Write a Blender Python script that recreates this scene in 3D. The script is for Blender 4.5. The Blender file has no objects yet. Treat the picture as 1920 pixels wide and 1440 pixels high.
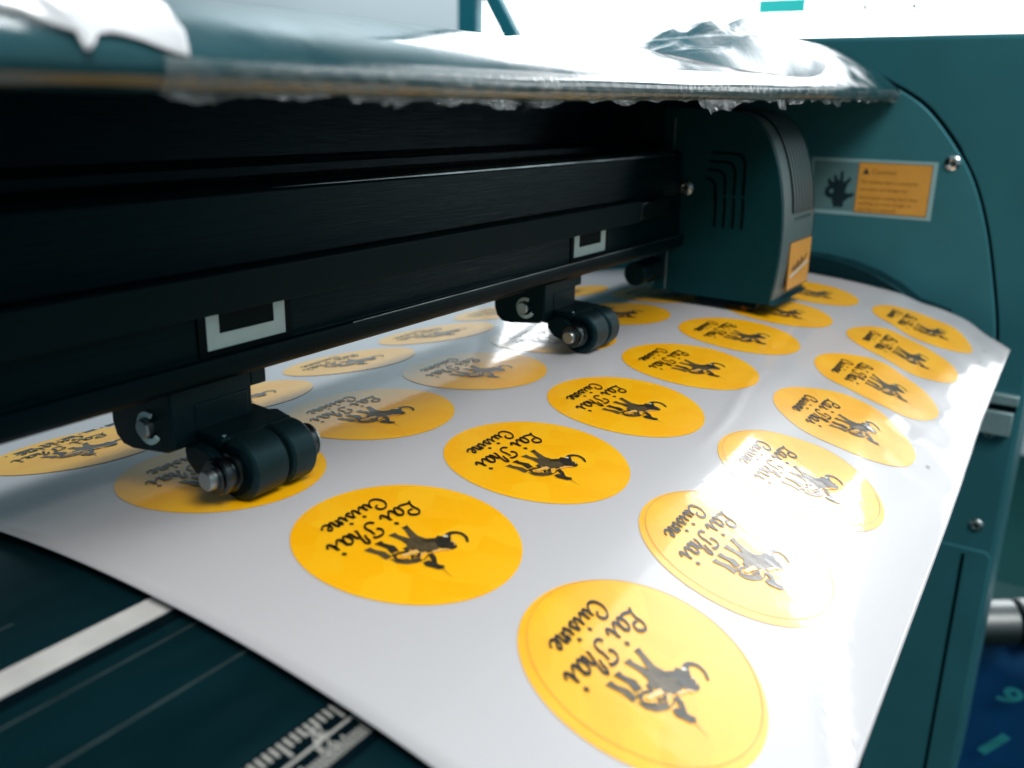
import bpy, bmesh, math, random
from mathutils import Vector, Matrix
random.seed(7)
scene = bpy.context.scene
COL = scene.collection
K = 0.001                     # every length below is in millimetres
R = math.radians

# ------------------------------------------------------------------ camera
cam_d = bpy.data.cameras.new("camera"); cam = bpy.data.objects.new("camera", cam_d); COL.objects.link(cam)
FWD = Vector((0.80720518, 0.5132004, -0.291625)); RGT = Vector((0.54119158, -0.84069484, 0.01854339))
DWN = Vector((-0.23565116, -0.17279332, -0.95635297))
mw = Matrix((RGT, -DWN, -FWD)).transposed().to_4x4()
mw.translation = Vector((-153.132, -189.808, 96.768)) * K
cam.matrix_world = mw
cam_d.sensor_width = 36.0; cam_d.lens = 36.0 * 1718.14 / 1920.0
cam_d.clip_start = 0.004; cam_d.clip_end = 60
cam_d.dof.use_dof = True; cam_d.dof.focus_distance = 0.285; cam_d.dof.aperture_fstop = 13.0
scene.camera = cam

# ------------------------------------------------------------------ light
world = bpy.data.worlds.new("World"); scene.world = world; world.use_nodes = True
bg = world.node_tree.nodes["Background"]
bg.inputs[0].default_value = (0.55, 0.84, 0.95, 1); bg.inputs[1].default_value = 0.20
scene.view_settings.view_transform = 'Standard'; scene.view_settings.look = 'None'
scene.view_settings.exposure = 0.85; scene.view_settings.gamma = 1.0

def area(name, loc, target, sx, sy, power, col):
    d = bpy.data.lights.new(name, 'AREA'); d.shape = 'RECTANGLE'; d.size = sx; d.size_y = sy
    d.energy = power; d.color = col
    o = bpy.data.objects.new(name, d); COL.objects.link(o)
    o.location = loc
    o.rotation_euler = (Vector(target) - Vector(loc)).to_track_quat('-Z', 'Y').to_euler()
    return o
area("front_fill_lamp", (-0.50, -1.30, 1.75), (0.05, -0.1, 0), 1.2, 0.9, 29, (1.0, 0.97, 0.95))  # added overhead fill for the sheet, not a known lamp
area("wall_fill_lamp", (1.5, 1.9, 2.3), (1.9, 1.6, 0), 0.9, 0.9, 60, (0.95, 0.98, 1.0))  # added only to brighten the back wall, no such lamp is seen

# ------------------------------------------------------------------ materials
def mat(name, base, rough=0.5, metal=0.0, spec=0.5, coat=0.0, coat_rough=0.05, bump=0.0, bscale=200, var=0.0, vscale=40,
        emit=None, estr=0.0, stretch=None, alpha=None, rvar=0.0, bdetail=4):
    m = bpy.data.materials.new(name); m.use_nodes = True
    nt = m.node_tree; b = nt.nodes["Principled BSDF"]
    b.inputs["Base Color"].default_value = (*base, 1); b.inputs["Roughness"].default_value = rough
    b.inputs["Metallic"].default_value = metal; b.inputs["Specular IOR Level"].default_value = spec
    b.inputs["Coat Weight"].default_value = coat; b.inputs["Coat Roughness"].default_value = coat_rough
    if emit:
        b.inputs["Emission Color"].default_value = (*emit, 1); b.inputs["Emission Strength"].default_value = estr
    tc = nt.nodes.new("ShaderNodeTexCoord"); mp = nt.nodes.new("ShaderNodeMapping")
    nt.links.new(tc.outputs["Object"], mp.inputs[0])
    if stretch: mp.inputs["Scale"].default_value = stretch
    if bump:
        n = nt.nodes.new("ShaderNodeTexNoise"); n.inputs["Scale"].default_value = bscale; n.inputs["Detail"].default_value = bdetail
        nt.links.new(mp.outputs[0], n.inputs["Vector"])
        bp = nt.nodes.new("ShaderNodeBump"); bp.inputs["Strength"].default_value = bump; bp.inputs["Distance"].default_value = 0.0004
        nt.links.new(n.outputs[0], bp.inputs["Height"]); nt.links.new(bp.outputs[0], b.inputs["Normal"])
        if coat: nt.links.new(bp.outputs[0], b.inputs["Coat Normal"])
    if var:
        n2 = nt.nodes.new("ShaderNodeTexNoise"); n2.inputs["Scale"].default_value = vscale; n2.inputs["Detail"].default_value = 5
        nt.links.new(mp.outputs[0], n2.inputs["Vector"])
        mr = nt.nodes.new("ShaderNodeMapRange"); mr.inputs[1].default_value = 0.3; mr.inputs[2].default_value = 0.7
        mr.inputs[3].default_value = 1 - var; mr.inputs[4].default_value = 1 + var
        nt.links.new(n2.outputs[0], mr.inputs[0])
        hs = nt.nodes.new("ShaderNodeHueSaturation"); hs.inputs["Color"].default_value = (*base, 1)
        nt.links.new(mr.outputs[0], hs.inputs["Value"]); nt.links.new(hs.outputs[0], b.inputs["Base Color"])
    if rvar:
        n3 = nt.nodes.new("ShaderNodeTexNoise"); n3.inputs["Scale"].default_value = vscale * 2.3; n3.inputs["Detail"].default_value = 6
        nt.links.new(mp.outputs[0], n3.inputs["Vector"])
        mr = nt.nodes.new("ShaderNodeMapRange"); mr.inputs[1].default_value = 0.3; mr.inputs[2].default_value = 0.7
        mr.inputs[3].default_value = max(0.02, rough - rvar); mr.inputs[4].default_value = rough + rvar
        nt.links.new(n3.outputs[0], mr.inputs[0]); nt.links.new(mr.outputs[0], b.inputs["Roughness"])
    return m

M = {}
M['paper'] = mat("laminated_paper", (0.53, 0.525, 0.54), 0.34, spec=0.5, coat=0.6, coat_rough=0.035, bump=0.10, bscale=260, bdetail=10)
M['black'] = mat("black_anodised", (0.0008, 0.005, 0.0075), 0.42, spec=0.08, bump=0.10, bscale=900, rvar=0.06)
M['brushed'] = mat("brushed_black_metal", (0.0008, 0.0075, 0.0105), 0.30, spec=0.09, bump=0.2, bscale=120, stretch=(0.4, 9, 60), rvar=0.10)
M['strip'] = mat("dark_belt_cover", (0.0012, 0.008, 0.0105), 0.5, spec=0.10, bump=0.15, bscale=1500)
M['plastic'] = mat("black_plastic", (0.0015, 0.0065, 0.0085), 0.45, spec=0.22, bump=0.25, bscale=2200, var=0.15, vscale=300)
M['rubber'] = mat("black_rubber", (0.003, 0.0085, 0.010), 0.46, spec=0.32, bump=0.06, bscale=2500, var=0.2, vscale=500)
M['head'] = mat("teal_black_plastic", (0.003, 0.029, 0.036), 0.42, spec=0.24, bump=0.12, bscale=3000, var=0.08, vscale=120)
M['face'] = mat("charcoal_plastic", (0.075, 0.108, 0.112), 0.36, spec=0.7, bump=0.10, bscale=2500)
M['panel'] = mat("teal_grey_plastic", (0.032, 0.135, 0.158), 0.34, spec=0.4, bump=0.10, bscale=1800, var=0.10, vscale=25, rvar=0.06)
M['shell'] = mat("dark_teal_plastic", (0.025, 0.115, 0.134), 0.36, spec=0.35, bump=0.10, bscale=1500, var=0.10, vscale=18)
M['cover'] = mat("cover_plastic", (0.012, 0.05, 0.06), 0.16, spec=0.6, bump=0.10, bscale=350, stretch=(1, 1, 0.4), var=0.3, vscale=30, rvar=0.08)
M['platen'] = mat("platen_metal", (0.002, 0.014, 0.018), 0.36, spec=0.3, bump=0.08, bscale=1200, var=0.25, vscale=30, rvar=0.08, stretch=(0.5, 2, 2))
M['white_strip'] = mat("white_cutting_strip", (0.50, 0.50, 0.48), 0.5, var=0.12, vscale=120)
M['ridge'] = mat("worn_ridge", (0.035, 0.055, 0.058), 0.4, var=0.5, vscale=120)
M['ink_white'] = mat("pale_ink", (0.34, 0.34, 0.31), 0.6, var=0.12, vscale=900)
M['mark'] = mat("white_mark", (0.42, 0.58, 0.60), 0.5, var=0.05, vscale=150)
M['black_flat'] = mat("black_vinyl", (0.0012, 0.0025, 0.0035), 0.6, spec=0.1)
M['chrome'] = mat("chrome", (0.62, 0.64, 0.64), 0.18, metal=1.0, bump=0.08, bscale=1500, rvar=0.08)
M['steel'] = mat("dull_steel", (0.36, 0.40, 0.40), 0.35, metal=1.0, bump=0.1, bscale=1800, rvar=0.1)
M['tube'] = mat("brushed_tube", (0.15, 0.16, 0.16), 0.42, metal=1.0, bump=0.2, bscale=900)
M['edge_glint'] = mat("edge_glint_metal", (0.16, 0.20, 0.21), 0.35, metal=1.0, bump=0.3, bscale=300, var=0.5, vscale=60)  # pale metal for the highlights put onto the beam edges
M['darksteel'] = mat("dark_steel", (0.06, 0.075, 0.08), 0.3, metal=1.0, bump=0.1, bscale=1800)
M['alu_bar'] = mat("grey_alloy_block", (0.22, 0.33, 0.34), 0.4, metal=0.4, var=0.1, vscale=120)
M['ink'] = mat("black_ink", (0.010, 0.009, 0.008), 0.32, spec=0.3, coat=0.35, coat_rough=0.06, bump=0.10, bscale=260, bdetail=10)
M['eleph_dark'] = mat("sepia_black_ink", (0.030, 0.026, 0.018), 0.32, coat=0.3, coat_rough=0.035, bump=0.10, bscale=260, bdetail=10, var=0.45, vscale=700)
M['eleph_mid'] = mat("sepia_grey_ink", (0.085, 0.062, 0.030), 0.32, coat=0.3, coat_rough=0.035, bump=0.10, bscale=260, bdetail=10, var=0.40, vscale=600)
M['eleph_pale'] = mat("pale_gold_ink", (0.85, 0.50, 0.13), 0.32, coat=1.0)
M['eleph_white'] = mat("white_ink", (0.75, 0.68, 0.5), 0.32, coat=1.0)
M['spear'] = mat("ochre_ink", (0.50, 0.24, 0.01), 0.32, coat=1.0)
M['grey_ink'] = mat("grey_ink", (0.28, 0.29, 0.32), 0.3, coat=0.6)
M['decal'] = mat("grey_blue_decal", (0.03, 0.12, 0.16), 0.6)
M['cut'] = mat("cut_line_brown", (0.50, 0.24, 0.06), 0.3)
M['label_orange'] = mat("orange_label", (0.62, 0.30, 0.05), 0.3, var=0.05, vscale=120)
M['label_clear'] = mat("clear_label_film", (0.10, 0.20, 0.21), 0.2, spec=0.6)
M['label_rim'] = mat("label_rim", (0.24, 0.40, 0.42), 0.25, spec=0.6)
M['label_ink'] = mat("label_ink", (0.16, 0.075, 0.012), 0.5)
M['icon_ink'] = mat("icon_ink", (0.004, 0.020, 0.026), 0.4)
M['gold'] = mat("brass", (0.70, 0.36, 0.08), 0.3, metal=0.8)
M['wall'] = mat("pale_blue_wall", (0.40, 0.47, 0.50), 0.8, var=0.03, vscale=3)
M['teal_paint'] = mat("teal_paint", (0.0, 0.16, 0.21), 0.4)
M['cyan_print'] = mat("cyan_print", (0.02, 0.55, 0.52), 0.5)
M['floor'] = mat("green_floor", (0.002, 0.024, 0.024), 0.8, spec=0.05, var=0.15, vscale=6)
M['banner'] = mat("blue_banner", (0.004, 0.05, 0.15), 0.35, bump=0.3, bscale=25, var=0.3, vscale=9)
M['banner_ink'] = mat("cyan_banner_ink", (0.05, 0.40, 0.42), 0.4, var=0.25, vscale=40)

def yellow_mat():
    m = mat("yellow_print", (0.98, 0.47, 0.0), 0.34, spec=0.55, coat=0.6, coat_rough=0.035, bump=0.10, bscale=260, bdetail=10)
    nt = m.node_tree; b = nt.nodes["Principled BSDF"]
    tc = nt.nodes.new("ShaderNodeTexCoord")
    v = nt.nodes.new("ShaderNodeTexVoronoi"); v.inputs["Scale"].default_value = 110; v.inputs["Randomness"].default_value = 1
    nt.links.new(tc.outputs["Object"], v.inputs["Vector"])
    mx = nt.nodes.new("ShaderNodeMix"); mx.data_type = 'RGBA'
    mx.inputs[6].default_value = (0.98, 0.455, 0.0, 1); mx.inputs[7].default_value = (0.99, 0.515, 0.008, 1)
    sep = nt.nodes.new("ShaderNodeSeparateColor"); nt.links.new(v.outputs["Color"], sep.inputs[0])
    nt.links.new(sep.outputs[0], mx.inputs[0]); nt.links.new(mx.outputs[2], b.inputs["Base Color"])
    return m
M['yellow'] = yellow_mat()
for k_ in ('black', 'brushed', 'strip', 'plastic', 'head', 'rubber', 'platen', 'black_flat', 'panel', 'shell'):
    M[k_].node_tree.nodes["Principled BSDF"].inputs["Specular Tint"].default_value = (0.28, 0.80, 0.95, 1)

def film_mat(name, tr, col, rough, bump, bscale, stretch=(1, 1, 1), spec=0.8):
    m = bpy.data.materials.new(name); m.use_nodes = True; nt = m.node_tree
    b = nt.nodes["Principled BSDF"]; out = nt.nodes["Material Output"]
    b.inputs["Base Color"].default_value = (*col, 1); b.inputs["Roughness"].default_value = rough
    b.inputs["Specular IOR Level"].default_value = spec
    t = nt.nodes.new("ShaderNodeBsdfTransparent"); mx = nt.nodes.new("ShaderNodeMixShader")
    tc = nt.nodes.new("ShaderNodeTexCoord"); mp = nt.nodes.new("ShaderNodeMapping"); mp.inputs["Scale"].default_value = stretch
    nt.links.new(tc.outputs["Object"], mp.inputs[0])
    n = nt.nodes.new("ShaderNodeTexNoise"); n.inputs["Scale"].default_value = bscale; n.inputs["Detail"].default_value = 5
    nt.links.new(mp.outputs[0], n.inputs["Vector"])
    bp = nt.nodes.new("ShaderNodeBump"); bp.inputs["Strength"].default_value = bump; bp.inputs["Distance"].default_value = 0.001
    nt.links.new(n.outputs[0], bp.inputs["Height"]); nt.links.new(bp.outputs[0], b.inputs["Normal"])
    mr = nt.nodes.new("ShaderNodeMapRange"); mr.inputs[1].default_value = 0.3; mr.inputs[2].default_value = 0.7
    mr.inputs[3].default_value = max(0, tr - 0.2); mr.inputs[4].default_value = min(1, tr + 0.2)
    nt.links.new(n.outputs[0], mr.inputs[0]); nt.links.new(mr.outputs[0], mx.inputs[0])
    nt.links.new(b.outputs[0], mx.inputs[1]); nt.links.new(t.outputs[0], mx.inputs[2])
    nt.links.new(mx.outputs[0], out.inputs[0])
    return m
M['film'] = film_mat("clear_film", 0.80, (0.36, 0.40, 0.40), 0.14, 0.25, 90)
M['film_white'] = film_mat("milky_film", 0.15, (0.62, 0.63, 0.65), 0.3, 0.15, 60)

# ------------------------------------------------------------------ helpers
def link(name, me, m, parent=None, smooth=False):
    o = bpy.data.objects.new(name, me); COL.objects.link(o)
    if m is not None and not me.materials: me.materials.append(m)
    if parent is not None: o.parent = parent
    if smooth:
        for p in me.polygons: p.use_smooth = True
    return o
def from_data(name, vs, fs, m, parent=None, smooth=False):
    me = bpy.data.meshes.new(name); me.from_pydata([tuple(Vector(v) * K) for v in vs], [], fs); me.update()
    return link(name, me, m, parent, smooth)
def thing(name, label, cat, group=None, loc=(0, 0, 0)):
    o = bpy.data.objects.new(name, None); COL.objects.link(o); o.location = Vector(loc) * K
    o.empty_display_size = 0.01
    return tag(o, label, cat, group)
def tag(o, label, cat, group=None):
    o['label'] = label; o['category'] = cat
    if group: o['group'] = group
    return o
def struct(o, kind='structure'):
    o['kind'] = kind; return o
def bev(o, w, seg=2, ang=35):
    b = o.modifiers.new("bevel", 'BEVEL'); b.width = w * K; b.segments = seg; b.limit_method = 'ANGLE'; b.angle_limit = R(ang)
    b.harden_normals = False
    for p in o.data.polygons: p.use_smooth = True
    try: o.data.set_sharp_from_angle(angle=R(40))
    except Exception: pass
    return o
def box_data(x0, x1, y0, y1, z0, z1):
    vs = [(x, y, z) for x in (x0, x1) for y in (y0, y1) for z in (z0, z1)]
    fs = [(0, 1, 3, 2), (4, 6, 7, 5), (0, 4, 5, 1), (2, 3, 7, 6), (0, 2, 6, 4), (1, 5, 7, 3)]
    return vs, fs
def box(name, x0, x1, y0, y1, z0, z1, m, parent=None, bevel=0.0):
    o = from_data(name, *box_data(x0, x1, y0, y1, z0, z1), m, parent)
    if bevel: bev(o, bevel)
    return o
def boxes(name, lst, m, parent=None):
    vs, fs = [], []
    for b in lst:
        v, f = box_data(*b); n = len(vs); vs += v; fs += [tuple(i + n for i in q) for q in f]
    return from_data(name, vs, fs, m, parent)
def extr_x(name, prof, x0, x1, m, parent=None, bevel=0.0, seg=2, ang=35):
    """prof: (y,z) outline, extruded along x"""
    n = len(prof)
    vs = [(x0, y, z) for y, z in prof] + [(x1, y, z) for y, z in prof]
    fs = [(i, (i + 1) % n, n + (i + 1) % n, n + i) for i in range(n)] + [tuple(range(n - 1, -1, -1)), tuple(range(n, 2 * n))]
    o = from_data(name, vs, fs, m, parent)
    fix(o)
    if bevel: bev(o, bevel, seg, ang)
    return o
def fix(o):
    bm = bmesh.new(); bm.from_mesh(o.data); bmesh.ops.recalc_face_normals(bm, faces=bm.faces); bm.to_mesh(o.data); bm.free(); return o
def lathe_x(name, prof, cx, cy, cz, m, parent=None, n=40, axis='x', smooth=True):
    """prof: (x, r) pairs turned about an axis through (cx,cy,cz)"""
    vs, fs = [], []
    for (a, r) in prof:
        for k in range(n):
            t = 2 * math.pi * k / n; p, q = r * math.cos(t), r * math.sin(t)
            vs.append({'x': (cx + a, cy + p, cz + q), 'y': (cx + p, cy + a, cz + q), 'z': (cx + p, cy + q, cz + a)}[axis])
    for i in range(len(prof) - 1):
        for k in range(n):
            k2 = (k + 1) % n
            fs.append((i * n + k, i * n + k2, (i + 1) * n + k2, (i + 1) * n + k))
    fs.append(tuple(range(n - 1, -1, -1))); fs.append(tuple(range((len(prof) - 1) * n, len(prof) * n)))
    o = from_data(name, vs, fs, m, parent, smooth); fix(o)
    try: o.data.set_sharp_from_angle(angle=R(32))
    except Exception: pass
    return o
def arc_ring(name, x, cy, cz, r0, r1, a0, a1, th, m, parent, n=28):
    """flat C shaped ring in a plane x = const (a circlip)"""
    vs, fs = [], []
    for k in range(n + 1):
        t = R(a0 + (a1 - a0) * k / n)
        for xx in (x, x + th):
            for r in (r0, r1):
                vs.append((xx, cy + r * math.cos(t), cz + r * math.sin(t)))
    for k in range(n):
        a = 4 * k; b = a + 4
        fs += [(a, a + 1, b + 1, b), (a + 2, b + 2, b + 3, a + 3), (a + 1, a + 3, b + 3, b + 1), (a, b, b + 2, a + 2)]
    fs += [(0, 2, 3, 1), (4 * n, 4 * n + 1, 4 * n + 3, 4 * n + 2)]
    return fix(from_data(name, vs, fs, m, parent))
def text_obj(name, txt, size, m, parent, mtx, extrude=0.02, align='LEFT', bold=0.0):
    c = bpy.data.curves.new(name, 'FONT'); c.body = txt; c.size = size * K; c.extrude = extrude * K; c.align_x = align; c.offset = bold * K
    c.resolution_u = 3
    t = bpy.data.objects.new(name, c); COL.objects.link(t)
    dg = bpy.context.evaluated_depsgraph_get(); me = bpy.data.meshes.new_from_object(t.evaluated_get(dg))
    bpy.data.objects.remove(t)
    me.transform(mtx); me.materials.clear(); me.name = name
    return link(name, me, m, parent)
def catmull(pts, n=8):
    out = []
    P = [pts[0]] + list(pts) + [pts[-1]]
    for i in range(1, len(P) - 2):
        a, b, c, d = P[i - 1], P[i], P[i + 1], P[i + 2]
        for k in range(n):
            t = k / n
            out.append(tuple(0.5 * ((2 * b[j]) + (-a[j] + c[j]) * t + (2 * a[j] - 5 * b[j] + 4 * c[j] - d[j]) * t * t
                                    + (-a[j] + 3 * b[j] - 3 * c[j] + d[j]) * t ** 3) for j in range(len(a))))
    out.append(tuple(pts[-1])); return out

# ------------------------------------------------------------------ the curved sheet surface
A0, A1, A2, A3 = -0.0320575461, 0.119274355, -0.0052454071, 0.0077502059
D_ = 55.0; SKEW = 0.0210604422; DU = 61.4136; DS = 63.2730
def ang(s):
    if s < -55: return max(-0.185, ang(-55) + (s + 55) * 0.0016)
    t = s / D_; return A0 + A1 * t + A2 * t * t + A3 * t ** 3
_tab = {}
def _build():
    st = 0.5; y = z = 0.0; _tab[0] = (0.0, 0.0)
    for i in range(1, 900):
        a = ang((i - .5) * st); y -= math.cos(a) * st; z -= math.sin(a) * st; _tab[i] = (y, z)
    y = z = 0.0
    for i in range(1, 900):
        a = ang(-(i - .5) * st); y += math.cos(a) * st; z += math.sin(a) * st; _tab[-i] = (y, z)
_build()
def sur(s, h=0.0):
    i = math.floor(s / 0.5); t = s / 0.5 - i; a, b = _tab[i], _tab[i + 1]; an = ang(s)
    return a[0] + (b[0] - a[0]) * t - math.sin(an) * h, a[1] + (b[1] - a[1]) * t + math.cos(an) * h
CS, SN = math.cos(SKEW), math.sin(SKEW)
def pap(u, s, h=0.0):          # sheet coordinates: u along the sheet, s towards the front edge
    X = u * CS + s * SN; s2 = s * CS - u * SN
    a = min(1, max(0, (u - 90) / 120.0)); b = min(1, max(0, (s - 78) / 45.0))
    if a > 0 and b > 0:
        a = a * a * (3 - 2 * a); b = b * b * (3 - 2 * b)
        if s > 105: h = h - 2.2 * a * ((s - 105) / 50.0) ** 2 * min(1.0, max(0.0, (u - 120) / 160.0))
        amp = 0.45 + 0.25 * min(1, max(0, (u - 150) / 130.0))
        h = h + a * b * (amp * math.sin((s - 104) * 0.150 + u * 0.021) + 0.16 * math.sin(s * 0.31 - u * 0.043) + 0.12 * math.sin(u * 0.16 + s * 0.05))
    if 70 < u < 330 and 20 < s < 110:      # two soft creases in the laminate
        for (ua, sa, ub, sb, am) in ((112, 95.6, 214, 87.2, 0.30), (178, 68.0, 312, 39.5, 0.16)):
            t = (u - ua) / (ub - ua)
            if -0.1 < t < 1.1:
                d = s - (sa + (sb - sa) * t) - 1.2 * math.sin(t * 7)
                h = h + am * math.sin(math.pi * min(1, max(0, (t + .1) / 1.2))) * math.exp(-(d / 2.0) ** 2)
    y, z = sur(s2, h); return (X, y, z)

# ------------------------------------------------------------------ room
def quad(name, pts, m, parent=None): return from_data(name, pts, [tuple(range(len(pts)))], m, parent)
struct(box("floor", -3000, 6000, -5000, 6000, -830, -800, M['floor']))
WX = 2600
WALL_Y0, WALL_Y1 = -3200, 6000
WY0, WY1, WZ0, WZ1 = -2300, 1770, -60, 1470       # the window opening
wl = [(WX + 20, WX + 118, WY0, -1150, 1402, WZ1), (WX, WX + 120, WALL_Y0, WY0, -800, 3000), (WX, WX + 120, WY1, WALL_Y1, -800, 3000),
      (WX, WX + 120, WY0, WY1, -800, WZ0), (WX, WX + 120, 130, WY1, WZ1, 3000), (WX, WX + 120, WY0, 130, 2300, 3000)]
struct(boxes("back_wall", wl, M['wall']))
def emit_mat(name, col, s):
    m = bpy.data.materials.new(name); m.use_nodes = True; nt = m.node_tree
    nt.nodes.remove(nt.nodes["Principled BSDF"]); e = nt.nodes.new("ShaderNodeEmission")
    e.inputs[0].default_value = (*col, 1); e.inputs[1].default_value = s
    nt.links.new(e.outputs[0], nt.nodes["Material Output"].inputs[0]); return m
M['day'] = emit_mat("window_daylight", (0.93, 0.97, 1.0), 1.9)
win = thing("window", "large bright window in the pale wall behind the cutter", "window", loc=(WX, 0, 0))
def loc_to(o, parent):
    """mesh built in world coordinates, parented to an empty that stands elsewhere"""
    o.data.transform(Matrix.Translation(-parent.location)); return o
def slab(name, yz, x0, x1, m): return loc_to(extr_x(name, yz, x0, x1, m, win), win)
M['day_high'] = emit_mat("bright_sky_pane", (0.95, 0.98, 1.0), 8.5)
slab("pane", [(WY0, 1300), (-1130, 1290), (-684, 1085), (-467, 955), (-130, 855), (250, 800), (250, WZ1), (-1130, WZ1), (-1200, 1400), (WY0, 1400)], WX + 60, WX + 66, M['day_high'])
slab("pane", [(WY0, WZ0), (290, WZ0), (290, 720), (-130, 700), (-340, 665), (-684, 600), (-900, 700), (WY0, 900)], WX + 60, WX + 66, M['day'])
M['day_left'] = emit_mat("left_pane_daylight", (0.93, 0.97, 1.0), 3.4)
slab("pane", [(290, WZ0), (WY1, WZ0), (WY1, WZ1), (290, WZ1)], WX + 70, WX + 76, M['day_left'])
slab("slanted_blind", [(WY0, 898), (-900, 698), (-684, 598), (-340, 663), (-130, 698), (288, 718), (288, 798), (250, 798), (-130, 853), (-467, 953), (-684, 1083), (-1130, 1288), (WY0, 1298)], WX + 30, WX + 58, M['wall'])
M['wash_glow'] = emit_mat("added_wash_glow", (0.95, 0.98, 1.0), 1.9)  # added glow that pales the front-row stickers
slab("added_glow_pane", [(WY0, WZ1 + 12), (130, WZ1 + 12), (130, 2300), (WY0, 2300)], WX + 60, WX + 66, M['wash_glow'])  # made-up pane out of view, placed for its reflection in the sheet
slab("transom", [(WY0, WZ1), (130, WZ1), (130, WZ1 + 12), (WY0, WZ1 + 12)], WX + 30, WX + 66, M['wall'])
slab("mullion", [(252, 800), (290, 800), (290, WZ1), (252, WZ1)], WX + 30, WX + 58, M['wall'])

# ------------------------------------------------------------------ the cutter
cut = thing("vinyl_cutter", "dark teal vinyl cutting plotter that the sticker sheet runs through", "plotter")
# beam: a folded black profile along x
XB0, XB1 = -330, 447
beam_prof = [(-9, 30.2), (-10.6, 31.2), (-11.6, 33.2), (-11.2, 35.0), (-9.2, 35.4), (-9.0, 57.2), (-8.6, 74.5), (-6.5, 76.2), (10, 76.6), (10, 79.5), (24, 80.5), (24, 103), (69, 103), (69, 29.2), (-7.4, 29.4)]
beam = extr_x("beam", beam_prof, XB0, XB1, M['brushed'], cut, 0.35, 2)
extr_x("lower_lip", [(-9.4, 28.8), (-11.8, 30.6), (-12.6, 33.3), (-12.0, 35.6), (-11.4, 35.2), (-11.7, 33.4), (-11.0, 31.4), (-9.1, 29.6)], XB0, XB1, M['black'], cut, 0.15, 2)
extr_x("belt_cover", [(-9.2, 46.8), (-14.0, 47.0), (-14.2, 56.4), (-13.6, 57.0), (-9.2, 57.4)], XB0, 229, M['strip'], cut, 0.25, 2)
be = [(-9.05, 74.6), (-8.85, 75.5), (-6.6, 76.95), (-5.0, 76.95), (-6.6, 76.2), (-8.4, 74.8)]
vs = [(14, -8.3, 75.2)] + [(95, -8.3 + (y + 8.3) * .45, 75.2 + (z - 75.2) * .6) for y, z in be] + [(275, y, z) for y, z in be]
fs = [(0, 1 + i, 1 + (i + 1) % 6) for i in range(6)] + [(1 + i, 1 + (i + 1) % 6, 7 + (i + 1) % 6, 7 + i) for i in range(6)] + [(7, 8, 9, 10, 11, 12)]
fix(from_data("edge_highlight", vs, fs, M['edge_glint'], cut))  # tapered strip shaped as the highlight on the beam's upper edge
lathe_x("edge_highlight", [(40, 0.26), (300, 0.26)], 0, -12.1, 35.72, M['edge_glint'], cut, 12)  # thin rod added as the bright glint along the lip
tab_ = extr_x("belt_clip", [(-9.2, 47.6), (-13.0, 47.8), (-13.4, 55.0), (-12.8, 55.8), (-9.2, 56.0)], 231.5, 262, M['darksteel'], cut, 0.3)
for (xa, xb) in ((-9.6, 16.2), (175.5, 203.0)):
    x0, x1 = xa, xb; b = 3.9 * (x1 - x0) / 26
    # a white U on the face plate: one flat vinyl piece with a black square inside it and its black surround
    vs, fs = [], []
    for q in ((x0, x0 + b, 37.2, 48.0), (x1 - b, x1, 37.2, 48.0), (x0 + b, x1 - b, 37.2, 41.0)):
        v, f = box_data(q[0], q[1], -9.75, -9.0, q[2], q[3]); n = len(vs); vs += v; fs += [tuple(i + n for i in k) for k in f]
    mk = from_data("alignment_mark", vs, fs, M['mark'], cut)
    box("black_square", x0 + b, x1 - b, -9.60, -9.0, 41.0, 48.0, M['black_flat'], mk)
    boxes("black_border", [(x0 - 2.4, x0, -9.60, -9.0, 35.6, 48.0), (x1, x1 + 2.4, -9.60, -9.0, 35.6, 48.0), (x0, x1, -9.60, -9.0, 35.6, 37.2)], M['black_flat'], mk)

# platen: follows the sheet 3 mm below it
def strip_surf(name, s_list, x0, x1, h, m, parent, thick=2.0):
    vs, fs = [], []; n = len(s_list)
    for x in (x0, x1):
        for s in s_list:
            y, z = sur(s, h); vs.append((x, y, z))
        for s in s_list:
            y, z = sur(s, h - thick); vs.append((x, y, z))
    for i in range(n - 1):
        fs += [(i, i + 1, 2 * n + i + 1, 2 * n + i), (n + i, 3 * n + i, 3 * n + i + 1, n + i + 1)]
    fs += [(0, 2 * n, 3 * n, n), (n - 1, 2 * n - 1, 4 * n - 1, 3 * n - 1)]
    fs += [tuple(list(range(n)) + list(range(2 * n - 1, n - 1, -1))), tuple(list(range(2 * n, 3 * n))[::-1] + list(range(3 * n, 4 * n)))]
    return fix(from_data(name, vs, fs, m, parent, True))
def rng(a, b, n): return [a + (b - a) * i / n for i in range(n + 1)]
def pl(name, a, b, x0, x1, h, m, parent, thick=2.0, n=None):
    o = strip_surf(name, rng(a, b, n or max(1, int(abs(b - a) / 3))), x0, x1, h, m, parent, thick)
    try: o.data.set_sharp_from_angle(angle=R(30))
    except Exception: pass
    return o
platen = pl("platen", -70, 124, -330, 449, -2.9, M['platen'], cut, 14)
pl("cutting_strip", 36.6, 43.2, -330, 449, -2.45, M['white_strip'], platen, 0.6)
pl("strip_seat", 43.4, 46.6, -330, 449, -2.75, M['black'], platen, 0.3)
for s0, w in ((50.4, 0.35), (64.6, 0.45), (23.0, 0.4)):
    pl("platen_ridge", s0, s0 + w, -330, 449 if s0 != 23.0 else -72, -2.72, M['ridge'], platen, 0.4, 1)
rul = pl("ruler_band", 86.6, 99.0, -330, 449, -2.80, M['black'], platen, 0.3)
vs, fs = [], []
def tick(x, s0, s1, w):
    n = len(vs)
    for s in (s0, s1):
        for xx in (x - w / 2, x + w / 2):
            y, z = sur(s, -2.68); vs.append((xx, y, z))
    fs.append((n, n + 1, n + 3, n + 2))
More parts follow.
